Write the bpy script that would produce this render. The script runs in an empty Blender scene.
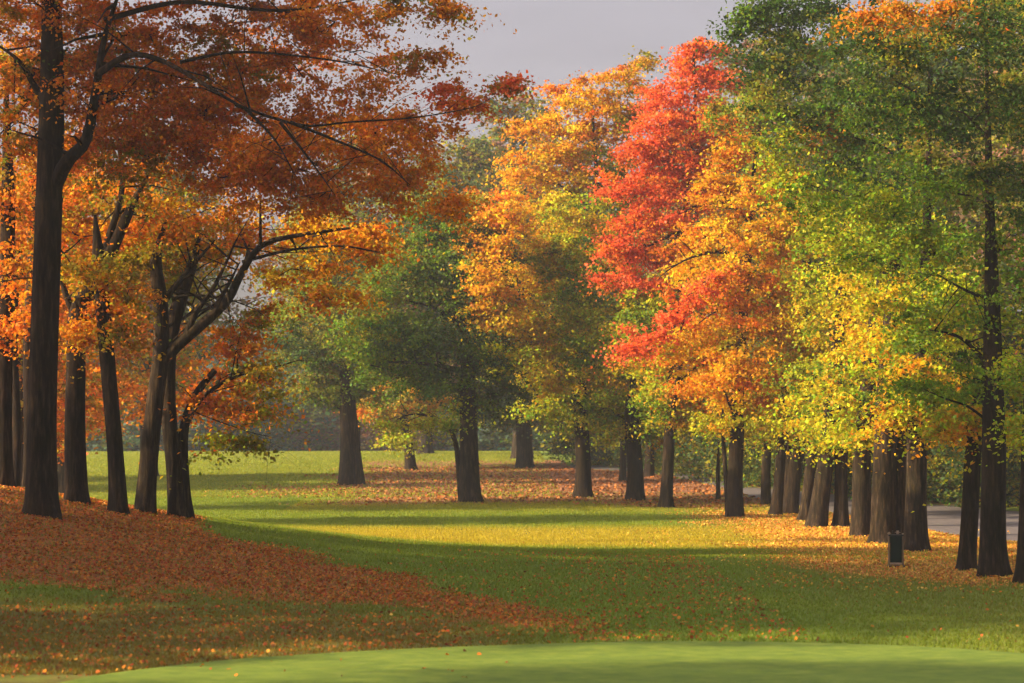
import bpy, math, random, time
import numpy as np
T0 = time.time()
SC = bpy.context.scene
COL = SC.collection
rng = np.random.default_rng(7)
random.seed(7)

# ------------------------------------------------------------------ camera
F = 2400.0; HY = 440.0; CX = 512.0; CY = 341.5; CAMZ = 2.6
PITCH = math.atan((HY - CY) / F)
def P(px, py, Y):
    """world point on the plane at distance Y that is seen at a place of the picture"""
    u = (px - CX) / F; v = (CY - py) / F
    dy = math.cos(PITCH) - v * math.sin(PITCH); dz = math.sin(PITCH) + v * math.cos(PITCH)
    return np.array([u / dy * Y, Y, CAMZ + dz / dy * Y])
def proj(p):
    p = np.asarray(p, float); q = p - np.array([0, 0, CAMZ])
    d = q[..., 1] * math.cos(PITCH) + q[..., 2] * math.sin(PITCH)
    w = -q[..., 1] * math.sin(PITCH) + q[..., 2] * math.cos(PITCH)
    d = np.where(d < 1, 1, d)
    return CX + F * q[..., 0] / d, CY - F * w / d
cam = bpy.data.cameras.new('camera'); camo = bpy.data.objects.new('camera', cam); COL.objects.link(camo)
camo.location = (0, 0, CAMZ); camo.rotation_euler = (math.pi / 2 + PITCH, 0, 0)
cam.sensor_width = 36; cam.lens = F * 36 / 1024; cam.clip_start = 0.5; cam.clip_end = 6000
SC.camera = camo
cam.dof.use_dof = True; cam.dof.focus_distance = 56; cam.dof.aperture_fstop = 2.2

# ------------------------------------------------------------------ noise + terrain
def smooth(a, b, x):
    t = np.clip((x - a) / (b - a), 0, 1); return t * t * (3 - 2 * t)
_G = rng.random((64, 64))
def vnoise(x, y):
    xi = np.floor(x).astype(int); yi = np.floor(y).astype(int); fx = x - xi; fy = y - yi
    fx = fx * fx * (3 - 2 * fx); fy = fy * fy * (3 - 2 * fy)
    g = lambda a, b: _G[a % 64, b % 64]
    return (g(xi, yi) * (1 - fx) + g(xi + 1, yi) * fx) * (1 - fy) + (g(xi, yi + 1) * (1 - fx) + g(xi + 1, yi + 1) * fx) * fy
def fbm(x, y, o=4):
    s = 0; a = 0.5; t = 0
    for i in range(o):
        s = s + a * vnoise(x + 17.3 * i, y + 5.1 * i); t += a; x = x * 2.03; y = y * 2.03; a *= 0.5
    return s / t
def sp(x, k=6.0): return k * np.logaddexp(0, x / k)
def gz(x, y):
    x = np.asarray(x, float); y = np.asarray(y, float)
    z = 0.02 * (sp(y - 80) - 1.35 * sp(y - 172, 8))
    z = np.maximum(z, -3)
    z = z + 1.92 * np.exp(-0.5 * (((x + 15) / 6.6) ** 2 + ((y - 50) / 9.0) ** 2))
    z = z + 0.16 * (fbm(x / 9 + 3, y / 13 + 8, 2) - 0.5) * smooth(28, 45, y)
    z = z + 0.30 * smooth(11, 30, x) * smooth(60, 90, y)
    return z
def hit(px, py, y0=20, y1=260):
    Y = np.linspace(y0, y1, 4000); a = P(px, py, 1.0)
    X = a[0] * Y; Z = CAMZ + (a[2] - CAMZ) * Y
    k = np.nonzero(Z <= gz(X, Y))[0]
    k = k[0] if len(k) else len(Y) - 1
    return float(X[k]), float(Y[k])

# ------------------------------------------------------------------ materials
def newmat(name):
    m = bpy.data.materials.new(name); m.use_nodes = True; nt = m.node_tree; nt.nodes.clear()
    out = nt.nodes.new('ShaderNodeOutputMaterial'); return m, nt, out
def N(nt, t, **kw):
    n = nt.nodes.new(t)
    for k, v in kw.items():
        if k in n.inputs: n.inputs[k].default_value = v
        else: setattr(n, k, v)
    return n
def ramp(nt, stops):
    r = nt.nodes.new('ShaderNodeValToRGB'); e = r.color_ramp.elements
    while len(e) < len(stops): e.new(0.5)
    for i, (p, c) in enumerate(stops): e[i].position = p; e[i].color = (*c, 1)
    return r
def mixc(nt, fac, a, b, mode='MIX'):
    m = nt.nodes.new('ShaderNodeMix'); m.data_type = 'RGBA'; m.blend_type = mode
    for s, v in ((0, fac), (6, a), (7, b)):
        if hasattr(v, 'type') or hasattr(v, 'links'): nt.links.new(v, m.inputs[s])
        else: m.inputs[s].default_value = v if s == 0 else (*v, 1)
    return m.outputs[2]

def leaf_material(name, trans=0.54):
    m, nt, out = newmat(name); L = nt.links.new
    at = N(nt, 'ShaderNodeAttribute'); at.attribute_name = 'tint'
    d = N(nt, 'ShaderNodeBsdfDiffuse'); t = N(nt, 'ShaderNodeBsdfTranslucent'); g = N(nt, 'ShaderNodeBsdfGlossy'); g.inputs['Roughness'].default_value = 0.5
    L(at.outputs['Color'], d.inputs['Color']); L(at.outputs['Color'], t.inputs['Color'])
    g.inputs['Color'].default_value = (0.5, 0.5, 0.5, 1)
    mx = N(nt, 'ShaderNodeMixShader'); mx.inputs[0].default_value = trans
    L(d.outputs[0], mx.inputs[1]); L(t.outputs[0], mx.inputs[2])
    m2 = N(nt, 'ShaderNodeMixShader'); m2.inputs[0].default_value = 0.012
    L(mx.outputs[0], m2.inputs[1]); L(g.outputs[0], m2.inputs[2]); L(m2.outputs[0], out.inputs[0]); return m
LEAF = leaf_material('leaf')
LITTER = leaf_material('dry_leaf', 0.15)

def bark_material(name, c0, c1, c2):
    m, nt, out = newmat(name); L = nt.links.new
    b = N(nt, 'ShaderNodeBsdfPrincipled'); b.inputs['Roughness'].default_value = 0.9; b.inputs['Specular IOR Level'].default_value = 0.1
    tc = N(nt, 'ShaderNodeTexCoord'); mp = N(nt, 'ShaderNodeMapping'); mp.inputs['Scale'].default_value = (9, 9, 1.3)
    L(tc.outputs['Object'], mp.inputs[0])
    n = N(nt, 'ShaderNodeTexNoise', Scale=1.6, Detail=8.0, Roughness=0.7); L(mp.outputs[0], n.inputs['Vector'])
    n2 = N(nt, 'ShaderNodeTexNoise', Scale=0.9, Detail=3.0); L(tc.outputs['Object'], n2.inputs['Vector'])
    r = ramp(nt, [(0.36, c0), (0.52, c1), (0.68, c2)]); L(n.outputs[0], r.inputs[0])
    r2 = ramp(nt, [(0.35, (0.7, 0.75, 0.6)), (0.65, (1.1, 1.0, 0.95))]); L(n2.outputs[0], r2.inputs[0])
    L(mixc(nt, 1.0, r.outputs[0], r2.outputs[0], 'MULTIPLY'), b.inputs['Base Color'])
    bp = N(nt, 'ShaderNodeBump', Strength=0.9, Distance=0.05); L(n.outputs[0], bp.inputs['Height']); L(bp.outputs[0], b.inputs['Normal'])
    L(b.outputs[0], out.inputs[0]); return m
BARK = bark_material('bark', (0.006, 0.0035, 0.002), (0.017, 0.011, 0.0065), (0.055, 0.034, 0.019))
BARKG = bark_material('grey_bark', (0.007, 0.005, 0.0035), (0.023, 0.016, 0.010), (0.08, 0.054, 0.030))

def ground_material():
    m, nt, out = newmat('ground'); L = nt.links.new
    b = N(nt, 'ShaderNodeBsdfPrincipled'); b.inputs['Roughness'].default_value = 0.95; b.inputs['Specular IOR Level'].default_value = 0.15
    geo = N(nt, 'ShaderNodeNewGeometry')
    def noise(scale, detail=5.0, rough=0.6, stretch=None):
        n = N(nt, 'ShaderNodeTexNoise', Scale=scale, Detail=detail, Roughness=rough)
        if stretch:
            mp = N(nt, 'ShaderNodeMapping'); mp.inputs['Scale'].default_value = stretch; L(geo.outputs['Position'], mp.inputs[0]); L(mp.outputs[0], n.inputs['Vector'])
        else: L(geo.outputs['Position'], n.inputs['Vector'])
        return n.outputs[0]
    def at(nm):
        a = N(nt, 'ShaderNodeAttribute'); a.attribute_name = nm; return a.outputs['Fac']
    g1 = ramp(nt, [(0.3, (0.105, 0.155, 0.013)), (0.5, (0.135, 0.195, 0.017)), (0.7, (0.17, 0.225, 0.023))]); L(noise(14, 8, 0.75), g1.inputs[0])
    g2 = ramp(nt, [(0.3, (0.75, 0.85, 0.8)), (0.7, (1.25, 1.15, 0.9))]); L(noise(0.22, 5, 0.6, (1, 0.5, 1)), g2.inputs[0])
    grass = mixc(nt, 1.0, g1.outputs[0], g2.outputs[0], 'MULTIPLY')
    # dry / worn rough; also carries the painted sunlit strip
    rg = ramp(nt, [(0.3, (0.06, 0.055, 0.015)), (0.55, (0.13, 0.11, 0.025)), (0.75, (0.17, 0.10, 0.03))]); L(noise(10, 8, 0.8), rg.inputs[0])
    mr = N(nt, 'ShaderNodeMath', operation='MULTIPLY'); L(at('dry_sunlit'), mr.inputs[0])
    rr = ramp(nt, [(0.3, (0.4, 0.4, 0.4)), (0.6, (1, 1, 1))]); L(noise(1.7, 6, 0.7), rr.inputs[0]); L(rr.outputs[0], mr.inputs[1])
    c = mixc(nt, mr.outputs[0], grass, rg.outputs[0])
    # leaf litter (three hues)
    v = N(nt, 'ShaderNodeTexVoronoi', Scale=11.0); L(geo.outputs['Position'], v.inputs['Vector'])
    sx = N(nt, 'ShaderNodeSeparateColor'); L(v.outputs['Color'], sx.inputs[0])
    lr = ramp(nt, [(0.0, (0.20, 0.06, 0.015)), (0.35, (0.38, 0.12, 0.02)), (0.6, (0.30, 0.14, 0.03)), (0.8, (0.13, 0.06, 0.02)), (1.0, (0.48, 0.20, 0.03))]); L(sx.outputs[0], lr.inputs[0])
    lb = ramp(nt, [(0.0, (0.13, 0.055, 0.03)), (0.4, (0.23, 0.10, 0.045)), (0.7, (0.17, 0.085, 0.04)), (1.0, (0.30, 0.13, 0.04))]); L(sx.outputs[0], lb.inputs[0])
    ly = ramp(nt, [(0.0, (0.42, 0.14, 0.02)), (0.4, (0.55, 0.27, 0.03)), (0.7, (0.36, 0.13, 0.03)), (1.0, (0.6, 0.34, 0.05))]); L(sx.outputs[0], ly.inputs[0])
    lit = mixc(nt, at('brown'), lr.outputs[0], lb.outputs[0]); lit = mixc(nt, at('gold'), lit, ly.outputs[0])
    # coverage: leaves lie where noise < mask
    nn = noise(5.5, 7, 0.8); n3 = noise(0.7, 4, 0.6)
    ad = N(nt, 'ShaderNodeMath', operation='MULTIPLY_ADD'); L(n3, ad.inputs[0]); ad.inputs[1].default_value = 0.6; L(nn, ad.inputs[2])
    sb = N(nt, 'ShaderNodeMath', operation='MULTIPLY_ADD'); L(at('leafy'), sb.inputs[0]); sb.inputs[1].default_value = 1.1; sb.inputs[2].default_value = 0.30
    df = N(nt, 'ShaderNodeMath', operation='SUBTRACT'); L(sb.outputs[0], df.inputs[0]); L(ad.outputs[0], df.inputs[1])
    mm = N(nt, 'ShaderNodeMapRange'); L(df.outputs[0], mm.inputs[0]); mm.inputs[1].default_value = -0.06; mm.inputs[2].default_value = 0.10
    c = mixc(nt, mm.outputs[0], c, lit)
    L(c, b.inputs['Base Color'])
    bp = N(nt, 'ShaderNodeBump', Strength=0.6, Distance=0.04); L(nn, bp.inputs['Height']); L(bp.outputs[0], b.inputs['Normal'])
    L(b.outputs[0], out.inputs[0]); return m
GROUND = ground_material()

def simple(name, stops, scale, rough=0.8, bump=0.3, spec=0.3, stretch=(1, 1, 1), detail=6.0, dist=0.01):
    m, nt, out = newmat(name); L = nt.links.new
    b = N(nt, 'ShaderNodeBsdfPrincipled'); b.inputs['Roughness'].default_value = rough; b.inputs['Specular IOR Level'].default_value = spec
    geo = N(nt, 'ShaderNodeNewGeometry'); mp = N(nt, 'ShaderNodeMapping'); mp.inputs['Scale'].default_value = stretch; L(geo.outputs['Position'], mp.inputs[0])
    n = N(nt, 'ShaderNodeTexNoise', Scale=scale, Detail=detail, Roughness=0.7); L(mp.outputs[0], n.inputs['Vector'])
    r = ramp(nt, stops); L(n.outputs[0], r.inputs[0]); L(r.outputs[0], b.inputs['Base Color'])
    bp = N(nt, 'ShaderNodeBump', Strength=bump, Distance=dist); L(n.outputs[0], bp.inputs['Height']); L(bp.outputs[0], b.inputs['Normal'])
    L(b.outputs[0], out.inputs[0]); return m
PATHM = simple('worn_asphalt', [(0.3, (0.075, 0.065, 0.062)), (0.7, (0.14, 0.12, 0.115))], 6)
GREENM = simple('mown_turf', [(0.3, (0.075, 0.125, 0.013)), (0.5, (0.115, 0.17, 0.017)), (0.7, (0.17, 0.215, 0.025))], 3, rough=0.9, bump=0.2, spec=0.15, detail=9)
BIN_GREEN = simple('dark_green_paint', [(0.3, (0.003, 0.010, 0.008)), (0.7, (0.005, 0.016, 0.012))], 9, rough=0.8, spec=.15)
BIN_POST = simple('weathered_timber', [(0.3, (0.10, 0.075, 0.05)), (0.7, (0.22, 0.17, 0.11))], 12, stretch=(6, 6, 1))
BIN_PALE = simple('pale_timber', [(0.3, (0.22, 0.17, 0.12)), (0.7, (0.34, 0.27, 0.19))], 12)
BIN_DARK = simple('black_metal', [(0.3, (0.012, 0.012, 0.012)), (0.7, (0.025, 0.025, 0.022))], 9, rough=0.5)

# ------------------------------------------------------------------ mesh helpers
def link(name, me, mat, parent=None):
    o = bpy.data.objects.new(name, me); COL.objects.link(o)
    if mat: me.materials.append(mat)
    if parent is not None: o.parent = parent
    return o
def tag(o, label=None, cat=None, group=None, kind=None):
    if label: o['label'] = label
    if cat: o['category'] = cat
    if group: o['group'] = group
    if kind: o['kind'] = kind
    return o
def empty(name, loc):
    o = bpy.data.objects.new(name, None); COL.objects.link(o); o.location = loc; o.empty_display_size = 0.3; return o
def quads_mesh(name, V, Q, smoothf=False):
    me = bpy.data.meshes.new(name); V = np.ascontiguousarray(V, np.float32); Q = np.ascontiguousarray(Q, np.int32)
    nq = len(Q); k = Q.shape[1]
    me.vertices.add(len(V)); me.vertices.foreach_set('co', V.ravel())
    me.loops.add(nq * k); me.loops.foreach_set('vertex_index', Q.ravel())
    me.polygons.add(nq); me.polygons.foreach_set('loop_start', np.arange(0, nq * k, k, dtype=np.int32))
    if smoothf: me.polygons.foreach_set('use_smooth', np.ones(nq, bool))
    me.update(calc_edges=True); return me
class Tubes:
    def __init__(s): s.V = []; s.Q = []; s.n = 0
    def add(s, pts, rad, sides=8, flare=0.0, rough=0.0, capend=True):
        pts = np.asarray(pts, float); rad = np.asarray(rad, float); n = len(pts)
        t = np.gradient(pts, axis=0); t /= np.linalg.norm(t, axis=1)[:, None] + 1e-9
        ref = np.array([0, 1.0, 0.13]) if abs(t[0][2]) > 0.6 else np.array([0.1, 0.2, 1.0])
        u = np.cross(np.tile(ref, (n, 1)), t); u /= np.linalg.norm(u, axis=1)[:, None] + 1e-9
        v = np.cross(t, u); a = np.linspace(0, 2 * math.pi, sides, endpoint=False)
        R = np.tile(rad[:, None], (1, sides))
        if flare:
            h = pts[:, 2] - pts[0, 2]; ph = rng.random(3) * 6.28
            lobe = 0.45 + 0.45 * np.cos(3 * a + ph[0]) + 0.4 * np.cos(5 * a + ph[1]) + 0.1 * np.cos(8 * a + ph[2])
            R = R * (1 + flare * np.exp(-np.maximum(h, 0) / 0.22)[:, None] * np.maximum(lobe, 0.1)[None] + 0.10 * np.exp(-np.maximum(h, 0) / 1.1)[:, None])
        if rough:
            k = rng.random(6) * 6.28; hh = np.linspace(0, n * 0.35, n)[:, None]
            R = R * (1 + rough * (np.sin(4 * a + k[0] + hh * .6) * 0.5 + np.sin(7 * a + k[1] - hh * .5) * 0.5 + np.sin(2 * a + k[2] + hh) * .6))
        V = pts[:, None, :] + R[..., None] * (np.cos(a)[None, :, None] * u[:, None, :] + np.sin(a)[None, :, None] * v[:, None, :])
        i = np.arange(n - 1)[:, None] * sides; j = np.arange(sides)[None]; j2 = (j + 1) % sides
        Q = np.stack([i + j, i + j2, i + sides + j2, i + sides + j], -1).reshape(-1, 4) + s.n
        s.V.append(V.reshape(-1, 3)); s.Q.append(Q); s.n += n * sides
    def build(s, name, mat, parent, off=(0, 0, 0)):
        me = quads_mesh(name, np.concatenate(s.V) - np.asarray(off), np.concatenate(s.Q), True)
        return link(name, me, mat, parent)
def spline(ctrl, n):
    """catmull-rom through the control points"""
    c = np.asarray(ctrl, float)
    if len(c) == 2: return c[0] + (c[1] - c[0]) * np.linspace(0, 1, n)[:, None]
    e = np.vstack([2 * c[0] - c[1], c, 2 * c[-1] - c[-2]]); out = []
    for q in np.linspace(0, len(c) - 1, n):
        i = min(int(q), len(c) - 2); t = q - i; a, b, d, f = e[i], e[i + 1], e[i + 2], e[i + 3]
        out.append(0.5 * ((2 * b) + (d - a) * t + (2 * a - 5 * b + 4 * d - f) * t * t + (-a + 3 * b - 3 * d + f) * t ** 3))
    return np.array(out)

PAL = {'Y': (0.66, 0.45, 0.015), 'YO': (0.70, 0.34, 0.012), 'O': (0.66, 0.21, 0.012), 'RO': (0.62, 0.215, 0.012), 'R': (0.76, 0.14, 0.035),
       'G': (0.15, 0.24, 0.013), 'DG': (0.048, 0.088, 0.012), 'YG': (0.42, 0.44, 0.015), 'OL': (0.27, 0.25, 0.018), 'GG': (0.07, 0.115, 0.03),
       'BG': (0.075, 0.125, 0.085), 'BR': (0.26, 0.11, 0.05), 'MV': (0.25, 0.14, 0.08)}  # BG puts the blue of distance haze into the far leaves
def leaves(cent, rad, col, per, size, flat=0.42):
    """leaf-sized faces filling the flattened sprays round each centre"""
    n = len(cent)
    idx = np.repeat(np.arange(n), per); m = len(idx)
    d = rng.normal(size=(m, 3)); d /= np.linalg.norm(d, axis=1)[:, None]
    r = np.minimum(np.abs(rng.normal(0, 0.6, m)), 1.25)
    # every spray has its own tilt and elongation so boughs read as layers
    az = rng.random(n) * 6.28; el = 0.55 + 0.9 * rng.random(n)
    ux = np.stack([np.cos(az), np.sin(az), rng.normal(0, 0.25, n)], 1); uy = np.stack([-np.sin(az), np.cos(az), rng.normal(0, 0.25, n)], 1)
    off = d * r[:, None] * rad[idx][:, None]
    off = off[:, :1] * ux[idx] * (1.0 + 0.5 * el[idx])[:, None] + off[:, 1:2] * uy[idx] + off[:, 2:] * np.array([0, 0, flat])
    c = cent[idx] + off
    c[:, 2] -= 0.22 * (off[:, 0] ** 2 + off[:, 1] ** 2) / np.maximum(rad[idx], .1)
    nrm = rng.normal(size=(m, 3)) * 0.75 + np.array([0, 0, 0.75]); nrm /= np.linalg.norm(nrm, axis=1)[:, None]
    t = rng.normal(size=(m, 3)); u = np.cross(nrm, t); u /= np.linalg.norm(u, axis=1)[:, None] + 1e-9; v = np.cross(nrm, u)
    s = size * (0.6 + 0.8 * rng.random(m))[:, None]
    V = np.stack([c + u * s * 0.62, c + v * s * 0.40 + nrm * s * .1, c - u * s * 0.5, c - v * s * 0.40 + nrm * s * .1], 1).reshape(-1, 3)
    Q = np.arange(4 * m).reshape(-1, 4)
    C = col[idx] * (0.65 + 0.7 * rng.random((m, 1))) * (1 + rng.normal(0, 0.17, (m, 3)))
    C = np.clip(C, 0.004, 0.85)
    return V, Q, C
def crown_mesh(name, V, Q, C):
    me = quads_mesh(name, V, Q); a = me.attributes.new('tint', 'FLOAT_COLOR', 'FACE')
    a.data.foreach_set('color', np.concatenate([C, np.ones((len(C), 1))], 1).astype(np.float32).ravel()); return me
def pick(pal, n):
    ks = [k for k in pal.split('/')]
    w = np.array([1.0 / (1 + 0.55 * i) for i in range(len(ks))]); w /= w.sum()
    ch = rng.choice(len(ks), n, p=w); c = np.array([PAL[k] for k in ks])
    a = c[ch]; b = c[rng.choice(len(ks), n, p=w)]; t = rng.random((n, 1)) * 0.45
    return (a * (1 - t) + b * t) * (0.8 + 0.4 * rng.random((n, 1)))

STAT = []
def build_tree(name, base, stems, blobs, leaf=0.12, dens=1.0, per=100, mat=None, extra=(), rc=0.62, twigs=True, tiers=True):
    """base xyz; stems = list of (points, radii) ; blobs = (centre xyz, rx, rz, palette, density) ; extra = limbs given by hand"""
    root = empty(name, base); base = np.asarray(base, float)
    tb = Tubes(); first = True
    for pts, rad in stems:
        n = 26; p = spline(pts, n); r = np.interp(np.linspace(0, 1, n), np.linspace(0, 1, len(rad)), rad)
        if first or abs(pts[0][2] - base[2]) < 0.5:
            q = p[1] - p[0]; low = np.linspace(0, 1, 9)[:, None]; p = np.vstack([p[0] + q * low[:-1], p[1:]]); r = np.concatenate([r[0] + (r[1] - r[0]) * low[:-1, 0], r[1:]])
            p[0, 2] -= 0.12
            tb.add(p, r, 22, flare=0.62, rough=0.04)
        else: tb.add(p, r, 14, rough=0.03)
        first = False
    tb.build('trunk', mat or BARK, root, base)
    bt = Tubes(); nodes = []; nrad = []; main = spline(stems[0][0], 40); mr = np.interp(np.linspace(0, 1, 40), np.linspace(0, 1, len(stems[0][1])), stems[0][1])
    k0 = 12; nodes = main[k0:]; nrad = mr[k0:]
    for pts, r0 in extra:
        p = spline(pts, 18); nodes = np.vstack([nodes, p[3:]]); nrad = np.concatenate([nrad, r0 * np.linspace(1, .18, 18)[3:]])
        bt.add(p, r0 * np.linspace(1, 0.18, 18), 8, rough=0.04)
        for k in range(4, 17, 2):
            d = rng.normal(size=3) * np.array([1, 1, 0.6]); d /= np.linalg.norm(d); ln = 0.9 + rng.random() * 0.9
            bt.add(np.array([p[k], p[k] + d * ln * .5 + [0, 0, .08], p[k] + d * ln]), r0 * np.array([0.3, 0.16, 0.05]), 5)
    Cc = []; Cr = []; Ck = []
    for bl in blobs:
        c, rx, rz, pal = np.asarray(bl[0], float), bl[1], bl[2], bl[3]; dn = bl[4] if len(bl) > 4 else 1.0
        # limb out to this bough, from the nearest fitting place on stem or hand-set limbs
        dv = c - nodes; hd = np.hypot(dv[:, 0], dv[:, 1]); cost = np.linalg.norm(dv, axis=1) + 1.2 * np.maximum(0, 0.45 * hd - dv[:, 2])
        k = int(np.argmin(cost)); L_ = np.linalg.norm(dv[k])
        if L_ > 0.6:
            r0 = min(nrad[k] * 0.6, 0.010 * L_ + 0.016); bend = rng.normal(0, 0.09 * L_, (2, 3)) * [1, 1, .5]
            lp = spline([nodes[k], nodes[k] + dv[k] * .33 + bend[0] + [0, 0, .07 * L_], nodes[k] + dv[k] * .68 + bend[1] + [0, 0, .06 * L_], c], 14); bt.add(lp, r0 * np.linspace(1, 0.3, 14), 7)
            nodes = np.vstack([nodes, lp[4:]]); nrad = np.concatenate([nrad, r0 * np.linspace(1, .3, 14)[4:]])
        else: lp = np.array([nodes[k], c])
        nc = max(6, int(dens * dn * 5.6 * rx * rz / (rc * rc) * 1.15))
        d = rng.normal(size=(nc, 3)); d /= np.linalg.norm(d, axis=1)[:, None]; r = rng.random(nc) ** 0.42
        off = d * r[:, None] * np.array([rx, rx * 0.95, rz])
        if tiers: off[:, 2] = off[:, 2] * 0.88 + 0.12 * np.round(off[:, 2] / 0.7) * 0.7
        cc = c + off
        Cc.append(cc); Cr.append(rc * (0.6 + 0.8 * rng.random(nc))); Ck.append(pick(pal, nc))
        if twigs:
            for q in cc[:: 3]:
                j = int(np.argmin(np.linalg.norm(lp - q, axis=1))); dl = q - lp[j]; ll = np.linalg.norm(dl)
                if ll > 1.9: continue
                w1, w2 = rng.normal(0, 0.10 * ll, (2, 3)) + [0, 0, .06 * ll]
                bt.add(np.array([lp[j], lp[j] + dl * .35 + w1, lp[j] + dl * .7 + w2, q]), [0.016, 0.011, 0.007, 0.003], 4)
    if bt.n: bt.build('branches', mat or BARK, root, base)
    V, Q, C = leaves(np.concatenate(Cc), np.concatenate(Cr), np.concatenate(Ck), per, leaf)
    link('crown', crown_mesh('crown', V - base, Q, C), LEAF, root); STAT.append(len(Q))
    return root

def tree(name, label, px, py, w, up, blobs, Y=None, extra=(), stems=(), leaf=None, dens=1.0, per=210, mat=None, depth=1.0, group=None, lean=None, rc=None, cat='tree', top=None):
    """a tree measured off the picture: foot (px,py), trunk width w in px, trunk course up=[(px,py)..], boughs (px,py,rx,rz,palette[,dY,dens])"""
    if Y is None: X, Y = hit(px, py)
    else: X = P(px, py, Y)[0]
    s = Y / F; z0 = float(gz(X, Y)); base = np.array([X, Y, z0]); bpy_ = proj(base)
    pts = [base - [0, 0, 0.0]] + [P(a, b, Y) for a, b in up]
    pts[0] = base
    hi = top or min(b[1] for b in blobs)
    last = up[-1]
    if hi < last[1] - 25: pts.append(P(last[0] + (last[0] - up[0][0]) * .2 + rng.normal(0, 6), max(hi, last[1] - 330), Y + rng.normal(0, .6)))
    r = w * 0.87 * s / 2; rad = [r] + [r * 0.9 * (0.97 ** i * (.74 ** max(0, i - 3)) if b_[1] > 400 or px < 200 else max(.25, 0.86 - 0.0026 * (400 - b_[1]))) for i, b_ in enumerate(up)]
    if len(pts) > len(rad): rad.append(r * 0.18)
    if len(pts) == len(up) + 1: rad[-1] *= .3
    st = [(pts, rad)]
    for sp_, w0, w1 in stems:
        q = [P(a, b, Y + 0.15) for a, b in sp_]
        if abs(sp_[0][1] - py) < 16 : q[0][2] = float(gz(q[0][0], Y + .15))
        st.append((q, [w0 * s / 2, w1 * s / 2]))
    bb = []
    for b in blobs:
        dY = (b[5] if len(b) > 5 else 0) + rng.normal(0, 0.5) * depth
        c = P(b[0], b[1], Y + dY); k = (Y + dY) / F
        bb.append((c, b[2] * k, b[3] * k, b[4], b[6] if len(b) > 6 else 1.0))
    ex = [([P(a, b, Y + (q[2] if len(q) > 2 else 0)) for q in pl for a, b in [q[:2]]], wd * s / 2) for pl, wd in extra]
    o = build_tree(name, base, st, bb, leaf or 0.064 + 0.00048 * Y, dens, per, mat, ex, rc or 0.5 + 0.0027 * Y)
    tag(o, label, cat, group)
    print('TREE %-28s Y %.0f x %.1f base->px %.0f,%.0f (want %d,%d) trunk %.2fm' % (label[:28], Y, X, *proj(base), px, py, 2 * r))
    return o
def children(o): return [c for c in bpy.data.objects if c.parent == o]
def copy_tree(root, x, y, s=1.0, rz=0.0, label=None, group=None, cat=None):
    r = root.copy(); COL.objects.link(r); r.location = (x, y, float(gz(x, y))); r.rotation_euler = (0, 0, rz); r.scale = (s, s, s * (0.92 + 0.16 * random.random()))
    if label: r['label'] = label
    if group: r['group'] = group
    for c in list(children(root)):
        q = c.copy(); COL.objects.link(q); q.parent = r
    return r

# ------------------------------------------------------------------ ground sheet
def axis(parts):
    o = []
    for a, b, s in parts: o.append(np.arange(a, b, s))
    return np.concatenate(o)
gx = axis([(-900, -100, 40), (-100, -32, 4), (-32, 32, 0.35), (32, 100, 4), (100, 901, 40)])
gy = axis([(-60, 16, 4), (16, 130, 0.35), (130, 200, 1.5), (200, 400, 10), (400, 3001, 100)])
GX, GY = np.meshgrid(gx, gy); GZ = gz(GX, GY)
V = np.stack([GX, GY, GZ], -1).reshape(-1, 3); nx = len(gx); ny = len(gy)
i = np.arange(ny - 1)[:, None] * nx; j = np.arange(nx - 1)[None]
Q = np.stack([i + j, i + j + 1, i + nx + j + 1, i + nx + j], -1).reshape(-1, 4)
me = quads_mesh('ground', V, Q, True)

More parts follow.
